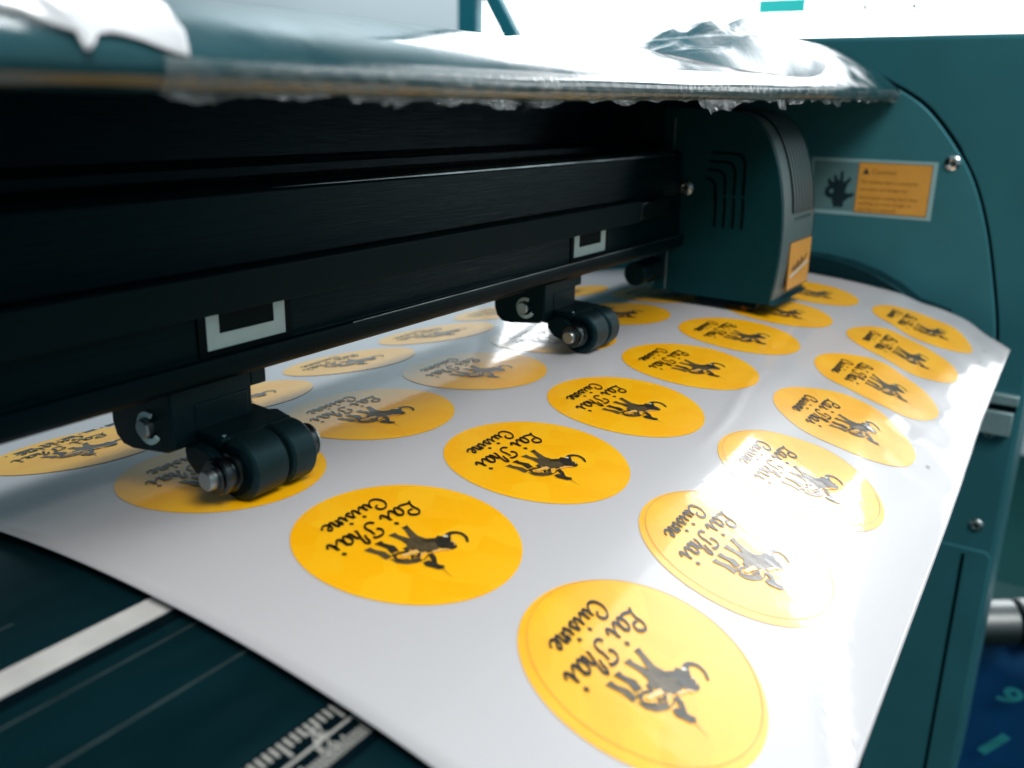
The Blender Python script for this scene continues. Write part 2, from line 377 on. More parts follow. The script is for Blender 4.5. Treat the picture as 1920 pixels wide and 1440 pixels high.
for k in range(-40, 300):
    x = -56.8 + k * 1.5875
    L = 4.4 if k % 8 == 0 else (3.9 if k % 4 == 0 else 2.4)
    if k % 16 == 0: L = 4.6
    tick(x, 87.2, 87.2 + L, 0.72)
for k in range(-60, 480):
    x = -59.2 + k * 1.0
    L = 4.4 if k % 10 == 0 else (3.3 if k % 5 == 0 else 2.5)
    tick(x, 97.0 - L, 97.0, 0.50)
from_data("ruler_tick", vs, fs, M['ink_white'], platen)['kind'] = 'stuff'
vs, fs = [], []
tick(60, 91.8, 92.4, 780); from_data("ruler_line", vs, fs, M['ink_white'], platen)
def on_platen(s, x, h=-2.62):
    y, z = sur(s, h); a = ang(s)
    # text plane: x along X, y along +Y up the slope
    ex = Vector((1, 0, 0)); ey = Vector((0, math.cos(a), math.sin(a))); ez = ex.cross(ey)
    m4 = Matrix((ex, ey, ez)).transposed().to_4x4(); m4.translation = Vector((x, y, z)) * K; return m4
for xx, a_, b_ in ((-57.0, "22", "56"), (-57 + 25.4, "23", "58")):
    text_obj("ruler_number", a_, 3.9, M['ink_white'], platen, on_platen(91.8, xx), 0.01, 'CENTER')
    text_obj("ruler_number", b_, 3.9, M['ink_white'], platen, on_platen(95.3, xx - 0.6), 0.01, 'CENTER')
# the raised end of the platen against the end housing
extr_x("platen_end", [(30, 9), (-20, 10.5), (-45, 9.5), (-62, 7), (-78, 2.2), (-92, -4.4), (-104, -12.5), (-113, -21), (-121, -31), (-121, -60), (30, -60)], 430, 449, M['platen'], cut, 0.8, 3, 20)

# top cover, lofted between a left and a right profile
PA = [(-50, 98.4), (-66, 97.4), (-72.4, 97.6), (-75.2, 98.8), (-76.2, 100.6), (-76.0, 102.2), (-74.8, 103.6), (-73.4, 104.7), (-71.6, 105.9), (-68.4, 107.6), (-64, 109.3), (-58, 111.2), (-48, 113.6), (-36, 115.6), (-20, 117.2), (10, 118.0), (60, 118.0), (60, 98.4)]
PB = [(-46, 104.6), (-66, 103.3), (-72.6, 103.4), (-75.4, 104.6), (-76.4, 106.4), (-76.0, 108.2), (-74.4, 110.0), (-72.4, 111.6), (-69.8, 113.4), (-66.0, 116.2), (-61, 119.6), (-54, 123.6), (-43, 129.4), (-30, 134.0), (-12, 137.0), (14, 138.0), (60, 138.0), (60, 104.6)]
def sm(t): t = min(1, max(0, t)); return t * t * (3 - 2 * t)
xs = [-330, -260, -200, -150, -110, -80, -55, -30, 0, 30, 60, 95, 130, 165, 200, 235, 270, 305, 340, 375, 405, 430, 444, 448]
vs, fs = [], []; n = len(PA)
for x in xs:
    t = sm((x - 90) / 300.0)
    tb = min(1, max(0, (x - 30) / 400.0))
    for i in range(n):
        tt = tb if i < 9 else t
        q = 0.0 if x < 448 else 1.2
        y = PA[i][0] + (PB[i][0] - PA[i][0]) * tt; z = PA[i][1] + (PB[i][1] - PA[i][1]) * tt
        z += 0.18 * math.sin(x * 0.043 + i) + 0.12 * math.sin(x * 0.11 + i * 1.7)
        vs.append((x, y + q * (1 if i < 12 else 0), z - q * (0.6 if i > 5 else 0)))
for j in range(len(xs) - 1):
    for i in range(n):
        i2 = (i + 1) % n
        fs.append((j * n + i, j * n + i2, (j + 1) * n + i2, (j + 1) * n + i))
fs += [tuple(range(n)), tuple(range((len(xs) - 1) * n, len(xs) * n))]
cov = fix(from_data("top_cover", vs, fs, M['cover'], cut, True))
try: cov.data.set_sharp_from_angle(angle=R(45))
except Exception: pass

# end housing
HX = 452
hous = extr_x("end_housing", [(170, 140), (-160, 140), (-166, 138.5), (-168, 134), (-168, -62), (-167.4, -380), (170, -380)], HX, 560, M['shell'], cut, 3.0, 3)
arch = catmull([(-60, 117), (-75, 109.0), (-91, 98.4), (-108, 79.5), (-121.5, 59.0), (-132.2, 32.0), (-140.5, 1.2), (-146.5, -27.0), (-149.6, -56)], 6)
extr_x("arch_panel", [(60, 117)] + arch + [(-150.2, -58.5), (60, -58.5)], HX - 3.2, HX + 1, M['panel'], cut, 0.9, 3, 30)
# the dark gap around the arch
pts = [(y - 1.8 * (0.6 if i < 6 else 1), z + 1.6 * (1 if i < 20 else 0.3)) for i, (y, z) in enumerate(arch)]
vs, fs = [], []
for (a, b) in zip(arch, pts):
    vs += [(HX - 0.25, a[0] + 0.4, a[1] - 0.4), (HX - 0.25, b[0], b[1])]
for i in range(len(arch) - 1): fs.append((2 * i, 2 * i + 1, 2 * i + 3, 2 * i + 2))
from_data("arch_gap", vs, fs, M['black'], cut)
def screw(x, y, z, r, parent, m='chrome', axis='x', sgn=-1):
    s = lathe_x("screw", [(0, r), (sgn * 0.5, r), (sgn * 1.1, r * 0.86), (sgn * 1.5, r * 0.5), (sgn * 1.3, r * 0.42)], x, y, z, M[m], parent, 28, axis)
    d = 0.5 * r
    if axis == 'x':
        boxes("cross_slot", [(x + sgn * 1.55, x + sgn * 1.2, y - d, y + d, z - r * .12, z + r * .12), (x + sgn * 1.56, x + sgn * 1.2, y - r * .12, y + r * .12, z - d, z + d)], M['darksteel'], s)
    return s
screw(HX - 3.2, -109.2, 68.8, 4.4, cut)
screw(HX, -154.6, -152, 4.3, cut, 'steel'); screw(HX, -152.6, -91, 3.6, cut, 'steel')
box("grey_clasp", HX - 5, HX + 0.5, -165.4, -140, -70.5, -64.0, M['alu_bar'], cut, 0.8)
box("grey_clasp", HX - 6, HX + 0.5, -164.0, -140, -89.6, -74.5, M['alu_bar'], cut, 0.8)
box("clasp_gap", HX - 3, HX + 0.5, -164.6, -140, -74.4, -70.6, M['black'], cut)
extr_x("lower_plate", [(-166.0, -376), (-166.0, -172), (-163.5, -168), (-110, -168), (-110, -376)], HX - 2.4, HX + 0.5, M['shell'], cut, 0.6)
box("plate_groove", HX - 2.7, HX - 2.0, -151.5, -149.5, -374, -172, M['black'], cut)

# warning label on the arch panel
lx = HX - 3.2
lab = box("warning_label", lx - 0.25, lx, -101.8, -28, 34.6, 68.8, M['label_rim'], cut)
box("icon_field", lx - 0.35, lx - 0.1, -57.0, -30, 37.0, 66.8, M['label_clear'], lab)
box("orange_field", lx - 0.42, lx - 0.1, -98.8, -57.4, 37.0, 66.6, M['label_orange'], lab)
box("orange_border", lx - 0.38, lx - 0.1, -99.3, -57.0, 36.5, 67.1, M['label_ink'], lab)
def lm(y, z): # label text plane: reads towards -Y, faces -X
    ex = Vector((0, -1, 0)); ey = Vector((0, 0, 1)); ez = ex.cross(ey)
    m4 = Matrix((ex, ey, ez)).transposed().to_4x4(); m4.translation = Vector((lx - 0.46, y, z)) * K; return m4
text_obj("lettering", "Caution:", 4.3, M['label_ink'], lab, lm(-65.0, 60.2))
for i, (t, z) in enumerate((("The cutting head is extremely", 54.6), ("operation and dangerous.", 50.2), ("Don't touch cutting head when", 45.2), ("working, to avoid danger or", 41.6), ("injuring not yourself.", 38.0))):
    text_obj("lettering", t, 2.75, M['label_ink'], lab, lm(-59.0, z))
from_data("warning_triangle", [(lx - 0.47, -59.6, 60.0), (lx - 0.47, -63.6, 60.0), (lx - 0.47, -61.6, 63.8), (lx - 0.4, -59.6, 60.0), (lx - 0.4, -63.6, 60.0), (lx - 0.4, -61.6, 63.8)], [(0, 1, 2), (0, 3, 4, 1), (1, 4, 5, 2), (2, 5, 3, 0)], M['icon_ink'], lab)
# open hand icon: palm and five fingers joined as one flat print
hand = [(-44.5, 39.0), (-50.2, 39.2), (-50.2, 42.4), (-53.0, 45.0), (-56.0, 46.6), (-55.8, 48.4), (-52.2, 47.6), (-50.4, 48.6), (-51.4, 53.0), (-53.6, 56.6), (-52.4, 57.6), (-49.6, 54.4), (-48.6, 55.2), (-48.4, 60.8), (-46.8, 61.0), (-46.6, 55.4), (-45.4, 55.6), (-44.0, 58.8), (-42.6, 58.2), (-43.4, 54.6), (-42.2, 54.2), (-40.4, 56.4), (-39.2, 55.4), (-40.4, 51.8), (-38.4, 50.2), (-38.2, 46.8), (-40.0, 44.8), (-42.8, 44.2), (-43.4, 42.0)]
o = from_data("hand_icon", [(lx - 0.5, y, z) for y, z in hand] + [(lx - 0.38, y, z) for y, z in hand], [tuple(range(len(hand))), tuple(range(2 * len(hand) - 1, len(hand) - 1, -1))] + [(i, (i + 1) % len(hand), len(hand) + (i + 1) % len(hand), len(hand) + i) for i in range(len(hand))], M['icon_ink'], lab)
lathe_x("icon_hole", [(-0.55, 1.3), (-0.40, 1.3)], lx, -42.2, 48.6, M['label_clear'], lab, 20)

# ------------------------------------------------------------------ pinch rollers
def pinch_roller(x0, label, dz=0.0):
    t = thing("pinch_roller", label, "pinch roller", "pinch rollers hanging under the beam", (x0, 0, 0))
    B = M['plastic']
    extr_x("bracket", [(-7.0, 29.2), (-7.0, 13.6), (-4.0, 12.2), (9.5, 10.6), (13.5, 11.0), (16.0, 13.0), (17.2, 16.5), (17.2, 29.2)], -20, 5.6, B, t, 0.6, 2)
    extr_x("mounting_plate", [(-6.6, 29.0), (-6.6, 23.9), (14, 23.9), (14, 29.0)], 5.8, 11.2, B, t, 0.4)
    extr_x("neck", [(-7.4, 23.8), (-7.2, 13), (0, 12), (0, 23.8)], -13.0, 4.0, B, t, 0.4)
    extr_x("arm", [(-2, 17.6), (-7.4, 17.2), (-13.0, 16.9), (-16.6, 16.9), (-17.2, 16.0), (-14.5, 13.0), (-8, 11.0), (-2, 11.0)], -13.2, 9.7, B, t, 0.6)
    ck = [(-6.0, 13.2), (-10, 15.0), (-14, 14.4), (-18.5, 12.0), (-20.8, 9.6), (-20.8, 7.2), (-18.5, 5.4), (-14.5, 5.4), (-9.5, 7.0), (-6.4, 10)]
    extr_x("cheek", ck, -16.4, -13.4, B, t, 0.7, 3)
    ck2 = [(-4, 14.0), (-7.5, 16.4), (-10, 16.9), (-14.5, 15.8), (-18.5, 13.4), (-21.5, 10), (-20.6, 7.0), (-17.6, 5.8), (-14, 6.2), (-6, 10)]
    extr_x("cheek", ck2, 9.7, 11.6, B, t, 0.6, 3)
    cy, cz = -18.6, 8.6
    for a, b in ((-11.8, -0.5), (0.8, 9.4)):
        lathe_x("drum", [(a, 7.0), (a + .25, 7.7), (a + .9, 8.25), (b - .9, 8.25), (b - .25, 7.8), (b, 7.0)], 0, cy, cz, M['rubber'], t, 56)
    lathe_x("core", [(-12.6, 6.4), (9.6, 6.4)], 0, cy, cz, M['black'], t, 40)
    arc_ring("ring", -12.3, cy, cz, 5.3, 5.9, 0, 360, 0.35, M['steel'], t, 44)
    lathe_x("collar", [(-17.6, 4.2), (-17.2, 4.7), (-15.8, 4.7), (-15.4, 4.0), (-14.2, 4.0), (-13.9, 5.0), (-12.7, 5.0)], 0, cy, cz, M['darksteel'], t, 40)
    lathe_x("axle", [(-20.8, 2.2), (-20.5, 2.5), (-19.6, 2.6), (13.6, 2.6), (14.0, 2.2)], 0, cy, cz, M['steel'], t, 28)
    arc_ring("circlip", -18.7, cy, cz, 2.6, 3.8, -60, 220, 0.5, M['darksteel'], t)
    lathe_x("end_nut", [(11.7, 4.0), (12.0, 4.6), (14.2, 4.6), (14.6, 4.1), (14.7, 3.0)], 0, cy + 0.6, cz, M['darksteel'], t, 32)
    arc_ring("nut_rim", 14.0, cy + .6, cz, 4.5, 4.8, 0, 360, 0.5, M['steel'], t, 32)
    lathe_x("pin", [(-19.9, 2.5), (-21.6, 2.5), (-22.0, 2.1)], 0, 2.4, 18.0, M['steel'], t, 24)
    arc_ring("circlip", -20.75, 1.6, 18.0, 2.9, 4.3, 112, -150, 0.6, M['mark'], t)
    for yz in ((-9.0, 20.3, -11.6),):
        lathe_x("set_screw", [(-0.5, .6), (0.35, .5), (0.5, .2)], yz[2], -15.6, 17.0, M['chrome'], t, 12, 'z')
    return t
r1 = pinch_roller(0.0, "near pinch roller pressing on a sticker, seen whole at the left of the sheet")
r2 = pinch_roller(177.5, "farther pinch roller under the middle of the beam, nearer the cutting head")

# ------------------------------------------------------------------ cutting head
hd = thing("cutting_head", "dark teal cutting head with ribbed front riding along the beam", "cutting head", loc=(314, -30, 0))
def H(o): return loc_to(o, hd)
hp = [(2, 9.0), (-1, 6.2), (-57.0, 5.4), (-58.6, 6.4), (-60.2, 16), (-61.2, 30), (-61.2, 42), (-60.2, 54), (-58.4, 64), (-55.8, 73), (-52.2, 81.5), (-47.5, 88.5), (-42, 93), (-35, 95.6), (-26, 96.6), (2, 96.6)]
H(extr_x("shell", catmull(hp, 3), 285, 341.5, M['head'], hd, 2.6, 3, 50))
# front plate follows the profile, slightly proud
fp = catmull([(y - .35, z + (0.35 if z > 80 else 0)) for y, z in hp[3:14]], 4)
fpb = fp + [(y + 1.4, z - (1.0 if z > 85 else 0)) for y, z in reversed(fp)]
H(extr_x("front_plate", fpb, 288.2, 338.6, M['face'], hd, 0.25, 2, 50))
# ribs on the upper front plate
rp = [(y, z) for y, z in catmull([(y - .4, z + (0.4 if z > 80 else 0)) for y, z in hp[6:15]], 5) if z > 46.5]
bk = [(y - 0.80, z + (0.3 if z > 85 else 0)) for y, z in rp] + [(y + .5, z) for y, z in reversed(rp)]
H(extr_x("rib_field", bk, 300.6, 335.2, M['black_flat'], hd, 0.1, 1, 50))
for k in range(7):
    x = 301.2 + k * 4.85
    pr = [(y - 0.98, z + (0.45 if z > 85 else 0.1)) for y, z in rp] + [(y - .3, z) for y, z in reversed(rp)]
    H(extr_x("rib", pr, x, x + 2.3, M['face'], hd, 0.1, 1, 50))
for k in range(6):
    x = 303.7 + k * 4.85
    H(box("rib_end", x - .1, x + 2.2, -62.3, -60.6, 45.2, 46.6, M['chrome'], hd))
lbl = H(box("orange_label", 301.5, 337.2, -62.3, -61.2, 10.6, 33.6, M['label_orange'], hd, 0.2))
H(box("label_border", 300.9, 337.8, -62.1, -61.3, 10.0, 34.2, M['label_ink'], lbl))
def hmx(x, z, sh=0.0):
    ex = Vector((1, 0, 0.14)); ey = Vector((0, 0, 1)); ez = Vector((0, -1, 0))
    m4 = Matrix((ex, ey, ez)).transposed().to_4x4(); m4.translation = Vector((x, -62.38, z)) * K; return m4
def flat_front(name, pts, m, y=-62.36):
    n_ = len(pts)
    vs = [(x, y, z) for x, z in pts] + [(x, y + 0.1, z) for x, z in pts]
    return H(fix(from_data(name, vs, [tuple(range(n_)), tuple(range(2 * n_ - 1, n_ - 1, -1))] + [(i, (i + 1) % n_, n_ + (i + 1) % n_, n_ + i) for i in range(n_)], m, lbl)))
flat_front("emblem", [(305, 20.0), (309, 22.6), (311, 21.2), (315, 24.6), (318, 22.6), (321, 25.6), (325, 23.6), (331, 26.4), (330, 24.0), (324, 21.6), (319, 20.6), (314, 19.6), (309, 19.4)], M['label_ink'])
flat_front("emblem_stripe", [(304, 16.2), (334, 21.2), (334, 22.0), (304, 17.2)], M['mark'])
# vent slots on the left flank: bent slots (horizontal arm, rounded corner, vertical arm)
def slot(path, w):
    pts = catmull(path, 5); vs, fs = [], []
    for i, (y, z) in enumerate(pts):
        a = pts[max(0, i - 1)]; b = pts[min(len(pts) - 1, i + 1)]
        d = Vector((b[0] - a[0], b[1] - a[1])).normalized(); nn = Vector((-d.y, d.x)) * w / 2
        for xx in (284.72, 285.4):
            vs += [(xx, y + nn.x, z + nn.y), (xx, y - nn.x, z - nn.y)]
    for i in range(len(pts) - 1):
        a = 4 * i; b = a + 4
        fs += [(a, a + 1, b + 1, b), (a + 2, b + 2, b + 3, a + 3), (a, b, b + 2, a + 2), (a + 1, a + 3, b + 3, b + 1)]
    fs += [(0, 2, 3, 1), (len(vs) - 4, len(vs) - 3, len(vs) - 1, len(vs) - 2)]
    return fix(from_data("vent_slot", vs, fs, M['black_flat'], hd))
for k in range(4):
    yv = -27.0 - 4.6 * k; zt = 63.5 + 4.0 * k
    H(slot([(-22 - 0.6 * k, zt + .8), (yv + 4.0, zt + .5), (yv + 1.4, zt - 0.8), (yv, zt - 4), (yv - 0.3, zt - 10), (yv - 0.4, 56.6)], 1.3))
    H(slot([(yv - 0.5, 55.4), (yv - 0.9, 50), (yv - 1.0, 41.0)], 1.3))
sc = screw(285, -11.8, 58.8, 3.7, hd, 'steel'); H(sc)
for ch in sc.children: H(ch)
H(box("flank_seam", 284.8, 285.3, -4.4, -3.4, 7, 92, M['face'], hd))
kb = H(lathe_x("side_knob", [(-22, 5.2), (-21.4, 6.0), (-15, 6.0), (-14.6, 5.0), (-8, 5.0), (-7.6, 6.4), (2, 6.4)], 284, 3, 17, M['plastic'], hd, 32))
H(box("side_bracket", 341, 352, -40, 0, 9, 34, M['black'], hd, 1.0))
H(lathe_x("knurled_screw", [(0, 5.4), (1, 6), (8, 6), (8.6, 5.2)], 352, -50, 22, M['black'], hd, 24))
H(lathe_x("thumb_screw", [(0, 2.6), (3, 2.6), (3, 1.9), (6, 1.9), (6, 2.6), (8, 2.6)], 352, -56, 33, M['chrome'], hd, 18, 'z'))
H(lathe_x("blade_holder", [(6.0, 5.0), (3.0, 4.2), (1.6, 2.2), (0.2, 1.2), (-0.4, 0.6)], 293, -44, 0, M['gold'], hd, 28, 'z'))
H(box("tool_clamp", 287, 306, -52, -20, 2.6, 5.8, M['black'], hd, 0.5))

# ------------------------------------------------------------------ sticker sheet
U0, U1, S0, S1 = -52.7, 426.0, -215.0, 172.1
us = rng(U0, U1, 110); ss = rng(S0, 20, 110)[:-1] + rng(20, S1, 150)
vs, fs = [], []; nu = len(us)
def sheet_h(u, s): return 0.0
for s in ss:
    for u in us: vs.append(pap(u, s, sheet_h(u, s)))
for j in range(len(ss) - 1):
    for i in range(nu - 1): fs.append((j * nu + i, j * nu + i + 1, (j + 1) * nu + i + 1, (j + 1) * nu + i))
sheet = from_data("sticker_sheet", vs, fs, M['paper'], None, True)
fix(sheet)
so = sheet.modifiers.new("thickness", 'SOLIDIFY'); so.thickness = 0.32 * K; so.offset = -1
tag(sheet, "glossy white sheet of round yellow stickers curving over the platen", "sticker sheet")
def flat(name, quads, m, parent):
    vs, fs = [], []
    for (u0, u1, s0, s1) in quads:
        n = len(vs); vs += [pap(u0, s0, .16), pap(u1, s0, .16), pap(u1, s1, .16), pap(u0, s1, .16)]; fs.append((n, n + 1, n + 2, n + 3))
    return from_data(name, vs, fs, m, parent)
def su(x, s): return x * CS - s * SN
bar = [(-15, 1.0), (-12, 6.5), (-3.5, 1.6), (-1.4, 2.4), (2.2, 1.0), (4.0, 4.6), (10, 1.2), (12.0, 4.4), (18.0, 1.0), (20.4, 3.6), (26, 2)]
for x, w in bar:
    flat("print_mark", [(x + 1.8, x + w + 1.8, -85.6 + (0.9 if w < 1.5 else 0), -82.6 - (0.9 if w < 1.5 else 0))], M['ink'], sheet)
for q in ((386.6, 388.6, 158.6, 160.0), (361, 363, 159.0, 160.2), (186, 188.4, 158.4, 159.8)):
    flat("print_mark", [q], M['grey_ink'], sheet)

# ------------------------------------------------------------------ sticker art: 2-D pieces, x to the right and y up in the upright logo
def nib(path, wmax, wmin, nibang=38, n=7):
    p = catmull(path, n); q = []
    for i, c in enumerate(p):
        a = p[max(0, i - 1)]; b = p[min(len(p) - 1, i + 1)]
        dx, dy = b[0] - a[0], b[1] - a[1]; L = math.hypot(dx, dy) or 1
        w = wmin + (wmax - wmin) * abs(math.sin(math.atan2(dy, dx) - R(nibang))) ** 1.3
        q.append((c[0] - dy / L * w / 2, c[1] + dx / L * w / 2, c[0] + dy / L * w / 2, c[1] - dx / L * w / 2))
    return q
LET = {
 'L': ([[(2.9, 3.5), (4.2, 3.4), (5.0, 3.9), (5.4, 5.0), (4.8, 5.8), (3.7, 6.1), (2.6, 5.5), (2.05, 4.4), (1.9, 3.0), (1.4, 1.8), (0.7, 0.8), (0.0, 0.1)], [(0.0, 0.1), (0.5, 0.75), (1.5, 0.8), (2.6, 0.4), (3.7, 0.15), (4.6, 0.3), (5.4, 1.0)]], []),
 'a': ([[(2.3, 2.4), (1.7, 2.9), (0.7, 2.5), (0.05, 1.3), (0.2, 0.2), (0.9, 0.1), (1.8, 1.2), (2.5, 2.8)], [(2.5, 2.8), (2.1, 1.2), (2.15, 0.2), (2.8, 0.1), (3.7, 1.0)]], []),
 'i': ([[(-0.1, 0.9), (0.7, 2.0), (1.0, 2.8)], [(1.0, 2.8), (0.7, 1.2), (0.75, 0.15), (1.4, 0.1), (2.2, 1.0)]], [(1.35, 4.4)]),
 'u': ([[(-0.2, 1.2), (0.5, 2.6)], [(0.5, 2.8), (0.2, 1.2), (0.3, 0.2), (1.0, 0.1), (1.8, 1.2), (2.3, 2.8)], [(2.3, 2.8), (2.0, 1.2), (2.1, 0.15), (2.7, 0.1), (3.5, 1.0)]], []),
 'h': ([[(0.1, 3.1), (1.0, 4.4), (1.5, 5.7), (2.2, 6.3), (2.7, 5.6), (2.4, 4.6), (1.6, 3.0), (0.5, 1.2), (0.1, 0.0)], [(0.4, 1.0), (1.5, 2.6), (2.3, 2.9), (2.5, 2.1), (2.2, 0.8), (2.5, 0.1), (3.3, 0.8)]], []),
 'T': ([[(1.4, 3.2), (0.9, 4.1), (1.4, 5.3), (2.5, 6.0), (4.2, 6.0), (5.2, 5.4)], [(3.9, 4.7), (3.25, 2.9), (3.1, 1.5), (2.3, 0.3), (1.1, -0.1), (0.1, 0.2), (-0.2, 1.1)]], []),
 'C': ([[(2.9, 2.7), (4.1, 3.2), (4.4, 4.4), (3.7, 5.2), (2.1, 5.0), (0.5, 3.4), (0.1, 1.6), (0.7, 0.2), (2.2, -0.2), (3.6, 0.4), (4.3, 1.2)]], []),
 's': ([[(-0.2, 0.9), (0.8, 2.0), (1.3, 3.0)], [(1.3, 3.0), (1.7, 1.6), (1.6, 0.5), (0.9, 0.0), (0.2, 0.3)], [(0.9, 0.0), (1.8, 0.3), (2.4, 0.9)]], []),
 'n': ([[(0.0, 1.4), (0.6, 2.8), (0.85, 2.5), (0.4, 0.0)], [(0.5, 1.0), (1.4, 2.4), (2.1, 2.8), (2.3, 1.9), (2.0, 0.6), (2.2, 0.1), (2.8, 0.2), (3.3, 1.0)]], []),
 'e': ([[(0.2, 1.2), (1.1, 1.5), (1.8, 2.2), (1.5, 2.9), (0.7, 2.5), (0.1, 1.3), (0.4, 0.2), (1.3, 0.0), (2.4, 0.5), (2.9, 1.3)]], []),
}
def word(chars, base, k):
    out = []
    for ch, x in chars:
        strokes, dots = LET[ch]
        for st in strokes:
            out.append(('strip', nib([(x + px * k, base + py * k) for px, py in st], 1.22 * k ** 0.5, 0.44 * k ** 0.5)))
        for dx, dy in dots:
            cx, cy, r = x + dx * k, base + dy * k, 0.74 * k ** .5
            out.append(('poly', [(cx + r, cy), (cx + .1, cy + r), (cx - r, cy + .1), (cx - .1, cy - r)]))
    return out
ART_L1 = word([('L', -14.2)], -11.0, 1.0) + word([('a', -9.2), ('i', -4.4)], -11.0, 1.18) + word([('T', 1.0), ('h', 6.4)], -11.0, 1.0) + word([('a', 9.8), ('i', 14.6)], -11.0, 1.18)
ART_L2 = word([('C', -9.9), ('u', -5.4), ('i', -1.6), ('s', 0.4), ('i', 3.2), ('n', 5.3), ('e', 8.6)], -18.0, 0.95)
def P(*pts): return ('poly', list(pts))
def ST(path, w0, w1=None):
    p = catmull(path, 6); q = []; N = len(p) - 1
    for i, c in enumerate(p):
        a = p[max(0, i - 1)]; b = p[min(N, i + 1)]; dx, dy = b[0] - a[0], b[1] - a[1]; L = math.hypot(dx, dy) or 1
        w = w0 + ((w1 if w1 is not None else w0) - w0) * i / N
        q.append((c[0] - dy / L * w / 2, c[1] + dx / L * w / 2, c[0] + dy / L * w / 2, c[1] - dx / L * w / 2))
    return ('strip', q)
ART_MID = [
 P((-3.9, -3.4), (-2.0, -3.7), (-1.5, -2.2), (0.5, 0.8), (1.8, 2.6), (-0.2, 4.7), (-2.0, 4.2), (-1.6, 1.6), (-3.0, -1.8)),
 P((0.9, -3.4), (3.1, -3.7), (2.9, -2.2), (2.8, 0.0), (3.5, 2.6), (0.9, 3.6), (0.7, 1.0), (1.3, -2.1)),
 P((-2.0, 3.9), (1.2, 2.4), (3.4, 2.2), (4.9, 3.1), (4.3, 5.2), (3.0, 7.8), (0.6, 8.9), (-1.4, 8.4), (-3.4, 7.2), (-4.4, 5.8)),
 P((5.6, 7.6), (7.8, 6.8), (9.8, 5.2), (11.0, 3.0), (11.1, 5.4), (9.9, 7.4), (7.8, 8.7), (6.2, 8.7)),
 P((10.0, -3.3), (12.1, -3.6), (11.8, -2.0), (11.3, 0.0), (11.8, 2.8), (9.8, 2.8), (9.3, 0.4), (10.2, -2.0)),
]
ART_DARK = [
 P((-4.9, 5.0), (-3.2, 5.4), (-1.4, 7.2), (-0.9, 8.8), (-1.4, 10.2), (-2.4, 11.3), (-3.8, 11.6), (-5.2, 10.2), (-5.5, 8.6), (-6.5, 6.8), (-5.6, 6.5)),
 ST([(-5.5, 7.7), (-7.0, 6.6), (-8.7, 7.0), (-9.7, 8.5), (-9.2, 10.4), (-7.6, 12.0)], 1.6, 0.6),
 P((6.2, -3.3), (8.3, -3.6), (8.1, -2.2), (7.9, -0.2), (8.9, 1.8), (6.8, 2.6), (5.8, 0.4), (6.6, -2.0)),
 P((-3.6, -3.2), (-2.1, -3.5), (-2.3, -2.5), (-3.0, -2.3)),
 P((-1.9, 4.0), (-0.2, 3.2), (-0.9, 5.0), (-2.4, 6.4), (-4.2, 5.9)),
 ST([(4.9, 2.6), (5.7, 4.2), (7.4, 3.2), (9.0, 3.2), (9.9, 4.2), (9.2, 5.6), (8.0, 6.4)], 0.9, 0.6),
 ST([(4.2, 6.3), (5.4, 7.2), (6.6, 6.3), (7.4, 7.0)], 0.9, 0.5),
 ST([(4.8, 5.4), (6.0, 5.8), (7.0, 5.2)], 0.5, 0.3),
 P((2.2, 8.8), (3.4, 8.3), (4.4, 9.9), (5.4, 11.4), (5.2, 12.3), (4.2, 11.5), (3.0, 10.4)),
 P((5.5, 9.8), (7.0, 9.6), (7.6, 11.0), (7.0, 12.6), (6.7, 13.8), (5.6, 14.6), (4.5, 13.9), (5.0, 12.8), (4.9, 11.2)),
 ST([(3.4, 8.5), (5.4, 9.0), (7.4, 8.7)], 0.4, 0.25),
 ST([(8.6, 2.2), (9.4, 2.9), (10.6, 2.4)], 0.5, 0.3),
]
ART_PALE = [ST([(1.9, 8.6), (0.4, 9.2), (-1.0, 9.9), (-1.8, 11.0)], 0.9, 0.5), ST([(3.9, 5.9), (5.2, 5.4), (6.8, 4.9), (8.4, 4.5)], 1.5, 1.0), ST([(3.0, 7.6), (4.2, 7.3), (5.4, 8.0)], 0.6, 0.4), ST([(-5.0, 8.8), (-5.2, 9.8), (-4.2, 10.6)], 0.5, 0.3)]
ART_WHITE = [P((-5.9, 6.0), (-5.2, 6.5), (-5.9, 7.3), (-6.6, 6.7))]
ART_SPEAR = [ST([(5.6, 14.2), (6.3, 15.8), (7.0, 17.8)], 0.32, 0.12)]

def art_mesh(name, art, uc, sc_, h, m, parent):
    vs, fs = [], []
    pos = lambda x, y: pap(uc - x, sc_ + y, h)
    for k, (kind, d) in enumerate(art):
        n = len(vs)
        if kind == 'poly':
            vs += [pos(x, y) for x, y in d]; fs.append(tuple(range(n, n + len(d))))
        else:
            for (x0, y0, x1, y1) in d: vs += [pos(x0, y0), pos(x1, y1)]
            for i in range(len(d) - 1): fs.append((n + 2 * i, n + 2 * i + 1, n + 2 * i + 3, n + 2 * i + 2))
    return from_data(name, vs, fs, m, parent)

